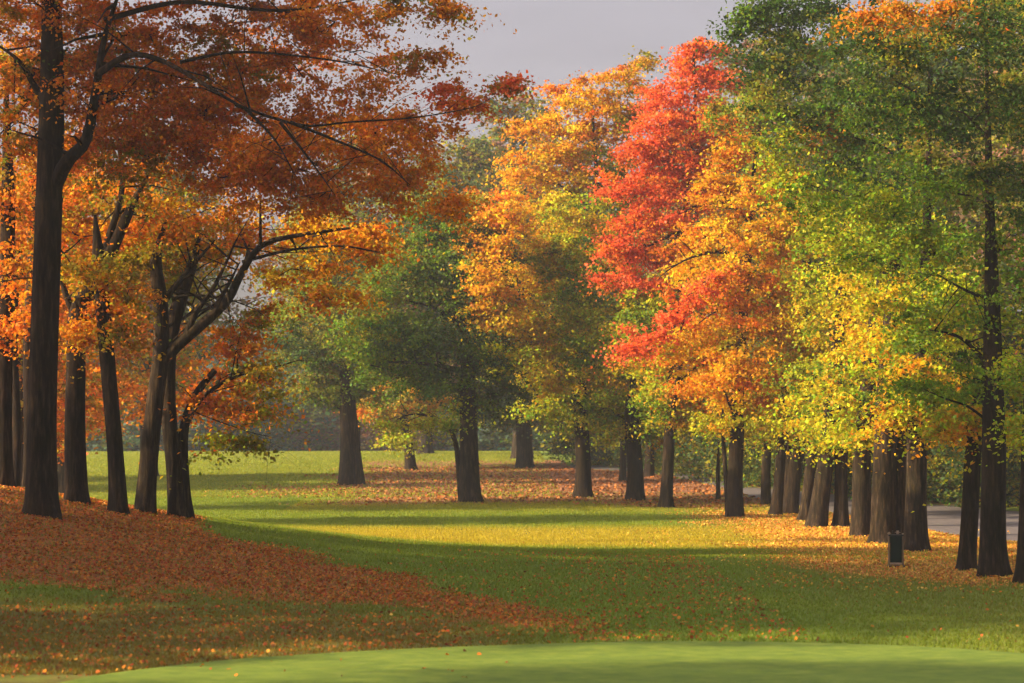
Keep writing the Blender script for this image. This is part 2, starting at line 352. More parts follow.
def seg(px, py, pts, wd):
    """1 near the polyline given in the picture's map of the place"""
    d = np.full(np.shape(px), 1e9)
    for (a, b), (c, e) in zip(pts[:-1], pts[1:]):
        t = np.clip(((px - a) * (c - a) + (py - b) * (e - b)) / ((c - a) ** 2 + (e - b) ** 2), 0, 1)
        d = np.minimum(d, np.hypot(px - a - t * (c - a), (py - b - t * (e - b)) * 2.5))
    return 1 - smooth(wd * .5, wd, d)
def masks(x, y):
    z = gz(x, y); px, py = proj(np.stack([x, y, z], -1))
    wob = (fbm(x / 2.5, y / 3.5, 4) - 0.5)
    # red-brown litter on the mound, tailing off to a drift across the fairway
    edge_lo = np.interp(px, [0, 200, 350, 480, 560, 640], [604, 608, 614, 626, 636, 655])     # where it thins towards the camera
    edge_hi = np.interp(px, [0, 180, 230, 300, 400, 520, 640], [400, 500, 536, 555, 578, 604, 640])
    mound = smooth(0, 46, edge_lo + 22 - py + wob * 70) * smooth(-8, 16, py - edge_hi + wob * 40) * (1 - smooth(480, 620, px))
    mound = np.maximum(mound, 0.8 * seg(px, py, [(330, 585), (440, 602), (520, 616), (600, 632), (650, 640)], 42) * (1 - .5 * smooth(480, 640, px)) * (1 + wob))
    mound = np.where((y > 62), 0, mound); mound = np.where((x < -12) & (y < 75) & (y > 38), np.maximum(mound, 0.9), mound)
    dry_sunlit = smooth(-45, 10, py - edge_lo + wob * 50) * (1 - smooth(420, 640, px)) * (y < 50) * 0.95
    right = smooth(4.2, 7.6, x + wob * 2.5 - 0.0 * y) * smooth(41, 46, y + wob * 5) * (1 - smooth(78, 92, y)) 
    slope = smooth(86, 92, y + wob * 8 + 0.15 * np.abs(x)) * (1 - smooth(140, 160, y)) * smooth(-9.5, -5.5, x + wob * 4 + (y - 100) * 0.05) * (1 - smooth(25, 34, x))
    ip = inpath(x, y); right = right * (1 - ip) * (1 - smooth(.0, 1.5, x - np.interp(y, PN[:, 1], PN[:, 0]) - 1)); slope = slope * (1 - ip)
    slope2 = smooth(-14, -9, x) * (1 - smooth(-6, -3, x)) * smooth(92, 97, y) * (1 - smooth(105, 112, y)) * .8
    slope = np.maximum(slope, slope2)
    spr = 0.20 * smooth(28, 33, y) * (1 - smooth(50, 58, y)) * smooth(0, 9, x + 3) + 0.10 * (y < 60)
    leafy = np.clip(np.maximum.reduce([mound * 0.92, right * 0.8, slope * 0.85, 0.33 * dry_sunlit, spr]), 0, 1)
    brown = np.clip(slope, 0, 1); gold = np.clip(right, 0, 1) * 0.8
    farther = smooth(95, 140, y) * 0.3
    dry_sunlit = np.maximum(dry_sunlit, 0.35 * smooth(3, 8, x) * (y < 60)); dry_sunlit = np.maximum(dry_sunlit, 0.5 * np.exp(-((y - 88) / 5.0) ** 2) * (x > -8))
    sun_band = smooth(55, 60, y + wob * 2) * (1 - smooth(68, 74, y)) * smooth(-9, -3, x)
    dry_sunlit = np.maximum(dry_sunlit, 0.95 * sun_band); leafy = np.maximum(leafy, 0.16 * sun_band * smooth(-3, 5, x)); gold = np.maximum(gold, sun_band)  # sunlit strip across the fairway painted into grass and litter colour
    return leafy, brown, gold, np.clip(dry_sunlit, 0, 1), px, py
NEARP = ((1180, 566), (1024, 543), (945, 534), (860, 517), (760, 500), (700, 482), (640, 472), (570, 468))
PN = np.array([hit(*p) for p in NEARP]); PF = np.array([hit(*p) for p in ((1180, 520), (1024, 511), (945, 505), (860, 497), (760, 488), (700, 477), (640, 468.5), (570, 464.5))])
def inpath(x, y): return ((x > np.interp(y, PN[:, 1], PN[:, 0]) + .1) & (x < np.interp(y, PF[:, 1], PF[:, 0]))).astype(float)
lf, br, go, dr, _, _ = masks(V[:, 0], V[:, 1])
for nm, arr in (('leafy', lf), ('brown', br), ('gold', go), ('dry_sunlit', dr)):
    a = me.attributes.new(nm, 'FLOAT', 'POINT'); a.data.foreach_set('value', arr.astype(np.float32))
tag(link('ground', me, GROUND), 'rolling mown fairway scattered with fallen autumn leaves', 'ground', kind='structure')

def strip(name, left, right, n, m, lift, mat, label, cat):
    """sheet between two edge lines (world xy), following the ground"""
    a = spline([(*p, 0) for p in left], n)[:, :2]; b = spline([(*p, 0) for p in right], n)[:, :2]
    t = np.linspace(0, 1, m)[None, :, None]; XY = a[:, None] * (1 - t) + b[:, None] * t
    Z = gz(XY[..., 0], XY[..., 1]) + lift; Z[:, 0] -= lift + 0.03; Z[:, -1] -= lift + 0.03
    V = np.concatenate([XY, Z[..., None]], -1).reshape(-1, 3)
    i = np.arange(n - 1)[:, None] * m; j = np.arange(m - 1)[None]
    Q = np.stack([i + j, i + j + 1, i + m + j + 1, i + m + j], -1).reshape(-1, 4)
    return tag(link(name, quads_mesh(name, V, Q, True), mat), label, cat, kind='structure')
# path behind the row: near edge / far edge read from the photograph
near = [tuple(p) for p in PN]; farr = [tuple(p) for p in PF]
print('PATH', [tuple(round(v, 1) for v in p) for p in near], [tuple(round(v, 1) for v in p) for p in farr])
strip('path', near, farr, 160, 24, 0.02, PATHM, 'pale grey asphalt path curving behind the right row of trees', 'path')
e1 = [hit(*p) for p in ((20, 700), (60, 684), (130, 672), (250, 659), (400, 650), (520, 645), (650, 642), (800, 643), (940, 648), (1100, 660))]
e0 = [(p[0] * 0.75 , 17.0) for p in e1]
strip('putting_green', e1, e0, 120, 60, 0.025, GREENM, 'smooth close mown green along the bottom of the picture', 'putting green')

# ------------------------------------------------------------------ fallen leaves
def fallen(n, xr, yr, keep, size, cols, name, label, lift=0.015):
    x = xr[0] + (xr[1] - xr[0]) * rng.random(n); y = yr[0] + (yr[1] - yr[0]) * rng.random(n)
    ms = masks(x, y); k = rng.random(n) < keep(x, y, ms) * np.where(y < np.interp(x, np.array([p[0] for p in e1]), np.array([p[1] for p in e1])) + .1, .04, 1); x = x[k]; y = y[k]; m = len(x)
    c = np.stack([x, y, gz(x, y) + lift + 0.02 * rng.random(m)], 1)
    nr = rng.normal(size=(m, 3)) * 0.5 + [0, 0, 0.8]; nr /= np.linalg.norm(nr, axis=1)[:, None]
    u = np.cross(nr, rng.normal(size=(m, 3))); u /= np.linalg.norm(u, axis=1)[:, None]; v = np.cross(nr, u)
    s = size * (0.55 + 0.8 * rng.random(m))[:, None]
    V = np.stack([c + u * s * .55, c + (u * .2 + v * .45) * s + nr * s * .15, c + (-u * .35 + v * .3) * s, c - u * s * .5 + nr * s * .08, c + (-u * .3 - v * .32) * s, c + (u * .22 - v * .42) * s + nr * s * .15], 1).reshape(-1, 3)
    Q = np.arange(6 * m).reshape(-1, 6); cc = np.array(cols)[rng.integers(0, len(cols), m)] * (0.75 + 0.5 * rng.random((m, 1)))
    o = link(name, crown_mesh(name, V, Q, np.clip(cc, 0, .8)), LITTER); tag(o, label, 'leaf litter', kind='stuff'); STAT.append(m); return o
REDS = [(0.38, .10, .02), (.46, .14, .02), (.28, .07, .02), (.42, .20, .03), (.22, .10, .03), (.52, .18, .02), (.36, .07, .02)]
GOLDS = [(.5, .22, .03), (.55, .3, .04), (.42, .12, .02), (.3, .12, .03), (.6, .38, .07)]
fallen(170000, (-22, 4), (26, 62), lambda x, y, m: np.clip(m[0] * 1.2 - .12, 0, 1) * (m[2] < .1), 0.048, REDS, 'fallen_leaves', 'rusty red leaves blanketing the mound under the left trees')
fallen(75000, (2, 17), (38, 95), lambda x, y, m: np.clip(m[0] - .1, 0, 1) * (m[2] > .05) * (1 - .85 * inpath(x, y)), 0.05, GOLDS, 'fallen_leaves', 'golden fallen leaves around the feet of the right row of trunks')
fallen(30000, (-16, 26), (85, 135), lambda x, y, m: np.clip(m[1], 0, 1) * .8 * (1 - .9 * inpath(x, y)), 0.12, [(.3, .13, .04), (.2, .09, .04), (.38, .13, .03)], 'fallen_leaves', 'brown fallen leaves on the slope below the middle trees')
fallen(9000, (-16, 16), (24, 62), lambda x, y, m: (0.22 + .5 * (fbm(x / 4, y / 5, 3) > .52)) * np.where(y < 30.5, .02, np.where(y < 40, .45, .8)), 0.038, GOLDS + REDS, 'fallen_leaves', 'loose leaves scattered thinly over the open fairway', 0.03)

# short grass fringe of the rough
def grass(n, xr, yr, keep, h, name, label, wd=0.011, gold=0.0, dcol=(.46, .35, .02)):
    x = xr[0] + (xr[1] - xr[0]) * rng.random(n); y = yr[0] + (yr[1] - yr[0]) * rng.random(n) ** 1.3
    ms = masks(x, y); k = rng.random(n) < keep(x, y, ms); x = x[k]; y = y[k]; ms = [q[k] for q in ms]; m = len(x)
    c = np.stack([x, y, gz(x, y)], 1); az = rng.random(m) * 6.28; u = np.stack([np.cos(az), np.sin(az), 0 * az], 1)
    hh = (h * (0.4 + 0.9 * rng.random(m)) )[:, None]; ln = rng.normal(0, .45, (m, 2)); tip = c + hh * np.concatenate([ln, np.ones((m, 1))], 1)
    V = np.stack([c - u * wd, c + u * wd, tip], 1).reshape(-1, 3); Q = np.arange(3 * m).reshape(-1, 3)
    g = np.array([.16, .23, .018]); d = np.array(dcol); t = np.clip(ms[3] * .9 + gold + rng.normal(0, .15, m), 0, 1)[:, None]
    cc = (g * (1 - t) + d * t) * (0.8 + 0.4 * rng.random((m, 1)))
    tag(link(name, crown_mesh(name, V, Q, np.clip(cc, 0, .8)), LEAF), label, 'grass', kind='stuff'); STAT.append(m)
e1x = np.array([p[0] for p in e1]); e1y = np.array([p[1] for p in e1])
grass(300000, (-14, 13), (26.5, 56), lambda x, y, m: (y > np.interp(x, e1x, e1y) + .05) * (1 - .75 * m[0]), 0.05, 'grass', 'short tufty grass of the near fairway', .011, 0.0, (.20, .13, .02))
grass(240000, (-8, 8), (23.5, 31), lambda x, y, m: (y < np.interp(x, e1x, e1y)) * 1.0, 0.022, 'grass', 'closely mown blades of the putting green', .008)
grass(420000, (-19, 13), (53, 100), lambda x, y, m: (1 - m[0]) * (1 - inpath(x, y)), 0.055, 'grass', 'brightly lit grass in the middle of the fairway', 0.016, .05)  # yellow of the sunlit strip is put into these blades' tint
grass(260000, (-36, 2), (95, 178), lambda x, y, m: (1 - m[0]), 0.08, 'grass', 'pale green grass of the far fairway', 0.035, .25)
# ------------------------------------------------------------------ trees, left group on the mound
tree('maple_tree', 'massive forked trunk with burnt orange leaves, thickest on the leaf covered mound', 42, 511, 36,
     [(42, 430), (45, 320), (49, 200), (52, 90), (52, -30), (56, -190)],
     [(55, 15, 80, 40, 'RO/O/OL'), (150, 35, 80, 38, 'RO/O'), (245, 22, 80, 32, 'RO/BR/O', 0, .8), (335, 22, 70, 26, 'RO/O', 0, .8), (405, 12, 45, 18, 'RO/OL', 0, .6), (445, 10, 22, 12, 'RO/OL', 0, .5),
      (120, 95, 70, 42, 'RO/O'), (205, 110, 70, 40, 'RO/O'), (295, 95, 60, 26, 'RO', 1, .5), (370, 85, 55, 24, 'RO/O', 0, .45), (425, 60, 28, 16, 'RO/OL', 0, .4), (440, 100, 30, 22, 'RO/R', 0, .6),
      (280, 150, 75, 36, 'RO/O', -1), (370, 140, 62, 32, 'RO/O', -1, .9), (430, 130, 34, 22, 'RO/O', 0, .7), (330, 190, 70, 32, 'RO/O', 0, .9), (405, 190, 45, 26, 'RO/O', 0, .8), (450, 205, 20, 14, 'RO', 0, .6),
      (230, 175, 60, 38, 'O/RO', 1), (160, 160, 50, 30, 'RO/OL', 1, .7), (15, 120, 45, 45, 'RO/OL', 1), (30, 70, 50, 30, 'RO/DG', 1), (80, 60, 60, 36, 'RO/OL', 1.5), (290, 60, 60, 26, 'RO/O', 1.5, .7), (350, 50, 50, 22, 'RO/O', 1.5, .5), (395, 165, 50, 26, 'RO/O', 1), (250, 120, 60, 34, 'RO/O', 1.5), (340, 120, 60, 26, 'RO/O', 1.5, .8), (300, 20, 60, 24, 'RO/O', 1.5, .8), (150, 80, 70, 36, 'RO/OL/O', 1.5), (230, 65, 70, 34, 'RO/OL', 1.5), (200, 140, 60, 36, 'RO/O', 1.5), (100, 140, 50, 40, 'O/OL/RO', 1.5), (60, -60, 110, 50, 'RO/O'), (200, -50, 110, 44, 'RO/O'), (330, -40, 90, 34, 'RO/O', 0, .7), (80, -150, 120, 60, 'RO/O'), (220, -130, 90, 50, 'RO/O'), (70, -240, 90, 50, 'RO/O'), (470, 110, 24, 13, 'RO/R', 0, .35), (512, 85, 18, 10, 'R/OL', 0, .25)],
     Y=46, mat=BARK,
     extra=[([(52, 190, 0), (68, 160, -.3), (86, 140, -.5), (96, 90, -.8), (104, 40, -1), (120, -10, -1)], 17),
            ([(96, 75, -1), (130, 55, -1.5), (165, 62, -2), (205, 85, -2.5), (245, 108, -3), (290, 122, -3)], 7.5),
            ([(235, 105, -3), (300, 125, -3), (350, 122, -3), (410, 118, -3), (470, 108, -3), (495, 96, -3)], 3),
            ([(290, 122, -3), (330, 138, -3), (380, 160, -3), (410, 185, -3)], 4), ([(280, 122, -3), (310, 160, -3), (335, 195, -3)], 3.5),
            ([(245, 108, -3), (275, 140, -3), (295, 175, -3)], 3.5), ([(104, 20, -1), (180, 2, -1), (260, 10, -1), (310, 8, -1), (380, -5, -1)], 6),
            ([(49, 110, 0), (34, 85, 0), (18, 60, 0), (-10, 40, 0)], 9), ([(180, 62, -2), (240, 52, -2), (330, 60, -2), (400, 75, -2)], 4)],
     per=210, leaf=0.07, rc=0.52, dens=1.25)
tree('maple_tree', 'dark trunk dividing into a right leaning limb, just behind the thickest trunk', 76, 503, 25,
     [(75, 430), (76, 370), (78, 312), (94, 285), (112, 250), (130, 210), (150, 170)],
     [(110, 190, 55, 40, 'O/RO/OL', 1.6), (150, 215, 50, 40, 'O/OL/YO', 1.6), (75, 235, 45, 40, 'O/YO/OL', 1.6), (100, 285, 35, 30, 'O/OL', 1.6), (140, 260, 40, 24, 'OL/YO', 1.6), (175, 245, 40, 24, 'OL/O', 1.6)],
     Y=50, extra=[([(76, 315), (68, 300), (60, 270), (58, 220)], 9), ([(105, 250), (122, 190), (118, 140), (112, 90)], 8)], leaf=0.08)
tree('maple_tree', 'slim trunk with bare lower stem at the picture\'s left edge', 4, 489, 20, [(4, 420), (6, 300), (8, 200), (6, 80)],
     [(0, 200, 45, 45, 'RO/OL/O'), (20, 270, 38, 45, 'O/OL/RO'), (10, 330, 26, 22, 'RO/O'), (20, 60, 50, 40, 'RO/OL')], Y=52, leaf=0.08)
tree('maple_tree', 'rough twin stemmed trunk between the edge trunk and the thickest trunk', 27, 489, 13, [(29, 440), (28, 350), (32, 270), (36, 200)],
     [(45, 180, 45, 40, 'O/OL'), (60, 140, 45, 35, 'RO/O')], Y=57, stems=[([(14, 487), (17, 430), (14, 340), (18, 240)], 10, 6)], leaf=0.08)
tree('maple_tree', 'straight dark trunk leaning left, third stem from the thickest mound trunk', 119, 514, 20, [(115, 450), (109, 380), (104, 320), (99, 260), (95, 215)],
     [(85, 330, 26, 24, 'O/YO'), (115, 335, 26, 18, 'O/OL'), (90, 270, 40, 36, 'YO/OL'), (125, 300, 28, 24, 'OL/O')], Y=49, leaf=0.08)
tree('maple_tree', 'grey vase shaped trunk with bare spreading limbs under golden orange leaves', 145, 519, 22, [(148, 470), (155, 400), (161, 350), (160, 300), (156, 260), (166, 220)],
     [(195, 215, 55, 35, 'YO/O/OL', 1.5), (265, 225, 65, 32, 'YO/O', 1.5), (335, 240, 60, 28, 'YO/O'), (385, 240, 28, 20, 'O/YO', 0, .7), (300, 270, 50, 26, 'YO/Y/O'), (330, 300, 30, 18, 'YO/O', 0, .6), (175, 285, 36, 26, 'OL/G', 1.8, .6), (215, 250, 50, 30, 'YO/OL', 1.5), (140, 240, 45, 32, 'YO/OL', 1.5)],
     Y=51, mat=BARKG, extra=[([(163, 360), (178, 345), (205, 322), (228, 300), (242, 272), (262, 245), (300, 235), (350, 228)], 14), ([(185, 338), (196, 312), (212, 290), (225, 265), (236, 240)], 8), ([(161, 305), (176, 285), (196, 262), (215, 240)], 8),
                             ([(242, 262), (290, 250), (340, 246), (380, 252)], 4), ([(210, 318), (228, 285), (240, 262)], 6), ([(172, 300), (190, 295), (230, 300), (262, 312)], 4)], leaf=0.085, dens=.9)
tree('maple_tree', 'grey trunk joined at the foot with a thinner stem, rightmost on the mound', 177, 523, 20, [(174, 470), (168, 400), (170, 340), (180, 300), (193, 262), (200, 235)],
     [(232, 345, 42, 26, 'O/YO/OL'), (225, 385, 40, 24, 'O/RO/YO'), (260, 375, 34, 26, 'O/OL'), (205, 405, 22, 20, 'O/YO', 0, .7), (262, 330, 36, 28, 'OL/O/YG'), (245, 412, 42, 14, 'O/OL', 0, .6), (240, 440, 40, 7, 'OL/YG', 0, .2)],
     Y=51.5, mat=BARKG, stems=[([(187, 521), (184, 480), (184, 430), (196, 395), (215, 370)], 13, 6)], extra=[([(184, 428), (205, 395), (240, 375), (285, 365)], 6), ([(190, 410), (215, 420), (250, 432), (275, 438)], 1.6)], leaf=0.085, dens=.8)

# ------------------------------------------------------------------ middle trees
tree('oak_tree', 'olive green tree with twin trunks standing on the brown slope left of the dark oak', 346, 485, 17, [(347, 450), (346, 405), (345, 370)],
     [(340, 260, 50, 36, 'OL/GG/YG'), (310, 300, 46, 34, 'OL/G/YG'), (365, 300, 48, 36, 'GG/OL/G'), (345, 340, 56, 32, 'OL/GG'), (305, 350, 40, 28, 'GG/OL/G'), (385, 350, 42, 30, 'GG/OL/G'), (350, 385, 50, 22, 'OL/G/GG'), (320, 230, 44, 28, 'OL/YG'), (375, 250, 36, 28, 'OL/GG'), (300, 390, 30, 14, 'OL/GG', 0, .6)],
     stems=[([(358, 483), (355, 450), (351, 400)], 13, 9)], mat=BARKG, dens=1.5)
tree('maple_tree', 'small yellow and orange maple with thin trunk, in the gap between the oaks', 411, 470, 12, [(408, 440), (404, 422), (404, 400)],
     [(400, 395, 42, 18, 'YO/OL'), (378, 410, 32, 14, 'O/OL/YG'), (425, 408, 36, 16, 'YG/YO'), (405, 420, 36, 12, 'YG/OL', 0, .8), (400, 441, 18, 7, 'YG', -2, .7)], leaf=0.15)
tree('oak_tree', 'dark green oak with a tall straight trunk in the centre of the fairway edge', 470, 502, 24, [(469, 460), (468, 400), (467, 340), (464, 290), (460, 240)],
     [(440, 235, 48, 34, 'G/GG/OL'), (405, 280, 44, 34, 'G/GG/OL'), (455, 280, 50, 34, 'GG/G/DG'), (485, 300, 26, 30, 'GG/G/DG'), (395, 330, 44, 30, 'G/GG'), (440, 335, 52, 32, 'GG/G/DG'), (490, 355, 36, 28, 'GG/G/DG'), (400, 375, 42, 20, 'G/GG'), (450, 385, 44, 20, 'GG/G/DG'), (500, 392, 34, 18, 'GG/G/DG'), (420, 255, 40, 30, 'G/OL'), (375, 340, 40, 28, 'G/OL'), (480, 250, 34, 30, 'GG/G/DG'), (465, 215, 36, 26, 'OL/GG'), (495, 350, 28, 22, 'GG/G/DG'), (370, 300, 30, 26, 'OL/G'), (430, 200, 40, 28, 'GG/OL'), (415, 425, 34, 9, 'YG/OL', -1, .6), (460, 420, 26, 12, 'YG/G', 0, .6)],
     stems=[([(462, 498), (459, 470), (456, 445), (450, 428)], 7, 4)], mat=BARKG, extra=[([(458, 432), (440, 420), (415, 414), (395, 420)], 4), ([(466, 372), (440, 366), (400, 362), (360, 365)], 6), ([(466, 330), (440, 310), (405, 300)], 6)], dens=1.25)
tree('oak_tree', 'stout flared trunk on the crest of the brown slope', 525, 468, 19, [(524, 445), (523, 425), (522, 390)],
     [(520, 380, 40, 26, 'GG/G/OL'), (500, 400, 36, 20, 'DG/GG'), (545, 400, 32, 20, 'G/OL'), (525, 418, 32, 12, 'GG/OL'), (520, 340, 36, 30, 'GG/G')], mat=BARKG, leaf=0.16)
tree('maple_tree', 'tall maple mixing golden and green boughs, its trunk beside the slope\'s foot', 583, 497, 19, [(583, 460), (581, 420), (580, 380), (582, 320), (588, 250), (596, 180)],
     [(622, 82, 28, 18, 'YO/Y/O', 0, .9), (590, 98, 36, 24, 'YO/Y/O', 0, .95), (640, 62, 16, 12, 'YO/OL', 0, .8), (560, 135, 36, 26, 'YO/Y/O'), (605, 130, 34, 26, 'YO/O/YG'), (526, 175, 38, 26, 'YO/Y/O'), (575, 170, 38, 28, 'YO/Y/YG'), (615, 175, 32, 24, 'YG/G/Y'),
      (500, 225, 36, 30, 'YO/Y/O', -6), (550, 220, 40, 30, 'YO/Y/G'), (590, 225, 36, 30, 'YG/G/Y'), (488, 275, 30, 28, 'YO/Y/O', -7), (525, 270, 42, 30, 'Y/YO'), (570, 275, 42, 30, 'YG/G/Y'), (612, 270, 30, 28, 'G/YG'),
      (500, 320, 36, 26, 'Y/YO', -6), (550, 325, 44, 26, 'Y/YG/G'), (595, 325, 42, 28, 'YG/G/Y'), (525, 360, 40, 22, 'YG/Y'), (570, 368, 44, 20, 'Y/YG'), (610, 370, 40, 22, 'YO/G/Y'), (540, 400, 34, 18, 'YG/G'), (585, 400, 44, 20, 'G/YG'), (620, 402, 30, 18, 'YG/G'), (570, 425, 34, 10, 'G/YG', 0, .8), (555, 385, 30, 14, 'Y/YG', -3), (560, 255, 34, 24, 'YG/G/Y', -4), (575, 300, 36, 22, 'G/YG', -4), (540, 340, 36, 20, 'Y/YG', -4), (590, 345, 34, 20, 'YG/G', -4), (570, 215, 32, 22, 'Y/YG', -3), (610, 365, 26, 16, 'Y/YG', -4), (478, 255, 22, 24, 'YO/O', -7), (482, 210, 22, 22, 'O/YO', 0, .8), (520, 330, 36, 18, 'YO/Y', -3), (542, 262, 34, 26, 'Y/YO', -3), (640, 300, 30, 24, 'G/YG'), (640, 110, 24, 22, 'YO/OL', 1), (620, 220, 26, 30, 'YG/G', 1), (486, 305, 22, 20, 'YO/Y', -7), (510, 355, 28, 18, 'YG/Y', -6), (560, 90, 20, 12, 'O/YO', 0, .6), (530, 130, 22, 16, 'O/YO', 0, .6), (515, 300, 30, 20, 'Y/YO', -3)], dens=1.1, per=160, rc=.6, top=118)
tree('maple_tree', 'short green maple with stocky trunk left of the red maple', 635, 500, 20, [(635, 470), (633, 440), (632, 410), (634, 370)],
     [(640, 385, 42, 22, 'G/YG'), (615, 415, 36, 18, 'G/YG'), (655, 415, 36, 18, 'YG/G'), (630, 438, 36, 10, 'YG/G/YO', 0, .8), (640, 355, 40, 22, 'YG/Y/G')])
tree('maple_tree', 'slender trunk half hidden behind the stocky trunk, on its left', 623, 481, 8, [(623, 450), (623, 425), (624, 400)],
     [(620, 410, 28, 16, 'G/YG'), (625, 430, 24, 9, 'YG/G')], leaf=0.15)
tree('maple_tree', 'slender distant trunk seen just right of the stocky trunk', 649, 477, 11, [(650, 450), (651, 430), (652, 400)],
     [(655, 400, 32, 18, 'YG/G'), (648, 425, 28, 10, 'YG/OL')], leaf=0.15)
tree('maple_tree', 'blazing red maple rising above the golden trees', 666, 508, 15, [(668, 465), (670, 430), (672, 390), (676, 320), (684, 220), (695, 120)],
     [(706, 52, 24, 14, 'R/R/O', 0, .9), (690, 66, 30, 18, 'R/R/O'), (672, 92, 32, 20, 'R/R/O'), (712, 82, 26, 20, 'R/R/O'), (660, 125, 32, 22, 'R/R/O'), (700, 118, 34, 24, 'R/R/O'), (640, 155, 30, 20, 'R/R/O'), (680, 155, 38, 24, 'R/R/O'), (715, 150, 24, 24, 'R/R/O'),
      (625, 187, 28, 18, 'R/R/O'), (662, 190, 36, 22, 'R/R/O'), (705, 190, 30, 22, 'R/R/O'), (635, 225, 32, 16, 'R/R/O'), (670, 222, 34, 16, 'R/R/O'), (620, 250, 26, 15, 'R/R/O'), (655, 252, 34, 16, 'R/R/O'), (690, 250, 26, 16, 'O/R/YO'), (618, 280, 24, 12, 'R/R/O'), (650, 285, 30, 12, 'R/R/O'),
      (705, 282, 20, 12, 'R/R/O', -9.5), (686, 300, 22, 11, 'R/R/O', -9.5), (664, 318, 22, 11, 'R', -9.5), (644, 336, 22, 11, 'R', -9.5), (628, 350, 15, 8, 'R', -9.5),
      (650, 300, 34, 26, 'YG/G'), (640, 330, 32, 26, 'YG/Y/G', 2), (695, 345, 38, 24, 'YO/OL/O'), (665, 365, 40, 20, 'YO/YG'), (690, 390, 42, 22, 'O/YG/YO'), (660, 400, 32, 18, 'YG/G'), (695, 420, 34, 12, 'YG/YO', 0, .8)],
     extra=[([(676, 340), (650, 350), (620, 362)], 3), ([(684, 230), (665, 238), (640, 250), (615, 255)], 4)], dens=1.15, per=160, rc=.55)
tree('maple_tree', 'orange maple with a thick upright trunk in front of the path', 735, 517, 19, [(735, 480), (737, 430), (738, 390), (742, 330), (748, 260), (752, 190)],
     [(740, 115, 34, 26, 'G/OL/O'), (690, 270, 26, 20, 'YO/Y', 1), (790, 240, 28, 26, 'YO/Y'), (790, 330, 28, 26, 'YO/Y'), (780, 180, 26, 22, 'YO/G', 1), (690, 350, 30, 18, 'YO/YG', 1), (745, 160, 34, 26, 'YO/O/YG'), (725, 200, 38, 26, 'YO/Y/O'), (765, 205, 34, 30, 'YO/Y/O'), (705, 240, 34, 24, 'YO/Y/O'), (745, 250, 42, 28, 'YO/Y/O'), (720, 285, 44, 24, 'YO/Y/O'), (765, 290, 34, 28, 'YO/Y/O'), (740, 325, 46, 26, 'YO/O/YG'), (705, 335, 34, 20, 'YO/Y'),
      (715, 365, 40, 20, 'YO/Y/O'), (755, 368, 36, 22, 'YO/Y/O'), (700, 385, 30, 14, 'YO/O', -2), (740, 400, 42, 18, 'YO/YG/O'), (720, 425, 34, 12, 'YG/YO', 0, .8), (760, 420, 26, 14, 'YG/OL', 0, .8)],
     stems=[([(728, 513), (726, 480), (723, 430), (724, 390)], 5, 3)], extra=[([(742, 340), (715, 352), (690, 372), (670, 390)], 4), ([(748, 262), (720, 252), (690, 258), (665, 272)], 5), ([(752, 225), (730, 205), (700, 205), (680, 214)], 4), ([(745, 300), (715, 312), (690, 330)], 3)], dens=1.1, per=160, rc=.55)

# ------------------------------------------------------------------ right row
tree('maple_tree', 'thin sapling trunk left of the orange maple beside the path', 718, 499, 5, [(718, 470), (719, 440)], [(718, 425, 18, 10, 'YG/OL')], leaf=.15)
ROW = 'trees of the right row'
tree('maple_tree', 'narrow dark trunk standing apart, farthest back in the right row', 766, 505, 11, [(766, 470), (768, 440), (768, 410)],
     [(770, 415, 28, 16, 'YG/G'), (765, 435, 22, 10, 'YG/YO'), (775, 390, 26, 20, 'YO/YG')], group=ROW)
tree('maple_tree', 'slim trunk leaning right with its neighbour crossing behind, in the right row', 776, 515, 13, [(779, 480), (782, 445), (785, 410)],
     [(785, 400, 28, 22, 'YG/Y'), (780, 425, 24, 12, 'YG/G'), (790, 360, 30, 26, 'YG/Y/G')], group=ROW)
tree('maple_tree', 'trunk leaning strongly right over its slim neighbour in the right row', 790, 514, 17, [(794, 480), (798, 448), (802, 400), (806, 340), (808, 280)],
     [(800, 215, 30, 26, 'YG/Y/G'), (790, 250, 36, 28, 'Y/YG/YO'), (820, 280, 40, 28, 'YG/Y/G'), (785, 300, 34, 28, 'Y/YG/YO'), (800, 345, 44, 26, 'YG/Y/G'), (785, 385, 34, 22, 'YG/Y/G'), (820, 385, 34, 22, 'YG/Y/G'), (800, 425, 32, 14, 'YG/G')], group=ROW, stems=[([(786, 513), (788, 480), (789, 440)], 8, 6)], per=160)
tree('maple_tree', 'pale barked trunk pressed against a broader leaning one in the right row', 804, 521, 13, [(808, 490), (811, 455), (812, 420)],
     [(815, 410, 28, 20, 'YG/Y/G'), (800, 430, 26, 12, 'YG/Y'), (820, 375, 32, 22, 'YG/Y/G')], group=ROW, mat=BARKG)
tree('maple_tree', 'broad trunk leaning right with swept flaring foot, in the right row', 817, 527, 22, [(821, 495), (827, 455), (832, 410), (838, 340), (842, 270)],
     [(850, 225, 34, 26, 'YG/Y'), (845, 265, 44, 28, 'YG/Y'), (830, 310, 44, 28, 'YG/Y/G'), (870, 315, 36, 28, 'YO/Y'), (850, 355, 46, 26, 'YG/Y/G'), (825, 390, 36, 20, 'YG/Y/G'), (860, 395, 36, 20, 'YG/Y/G'), (835, 425, 36, 16, 'YG/Y/G'), (825, 442, 26, 10, 'YG/Y/G')], group=ROW, mat=BARKG, per=160)
tree('maple_tree', 'short looking upright trunk tucked between two wide ones in the row', 841, 527, 17, [(841, 500), (841, 465), (842, 430)],
     [(845, 430, 30, 18, 'YG/Y/G'), (850, 450, 24, 12, 'YG/Y/G'), (845, 400, 34, 20, 'YG/Y/G')], group=ROW)
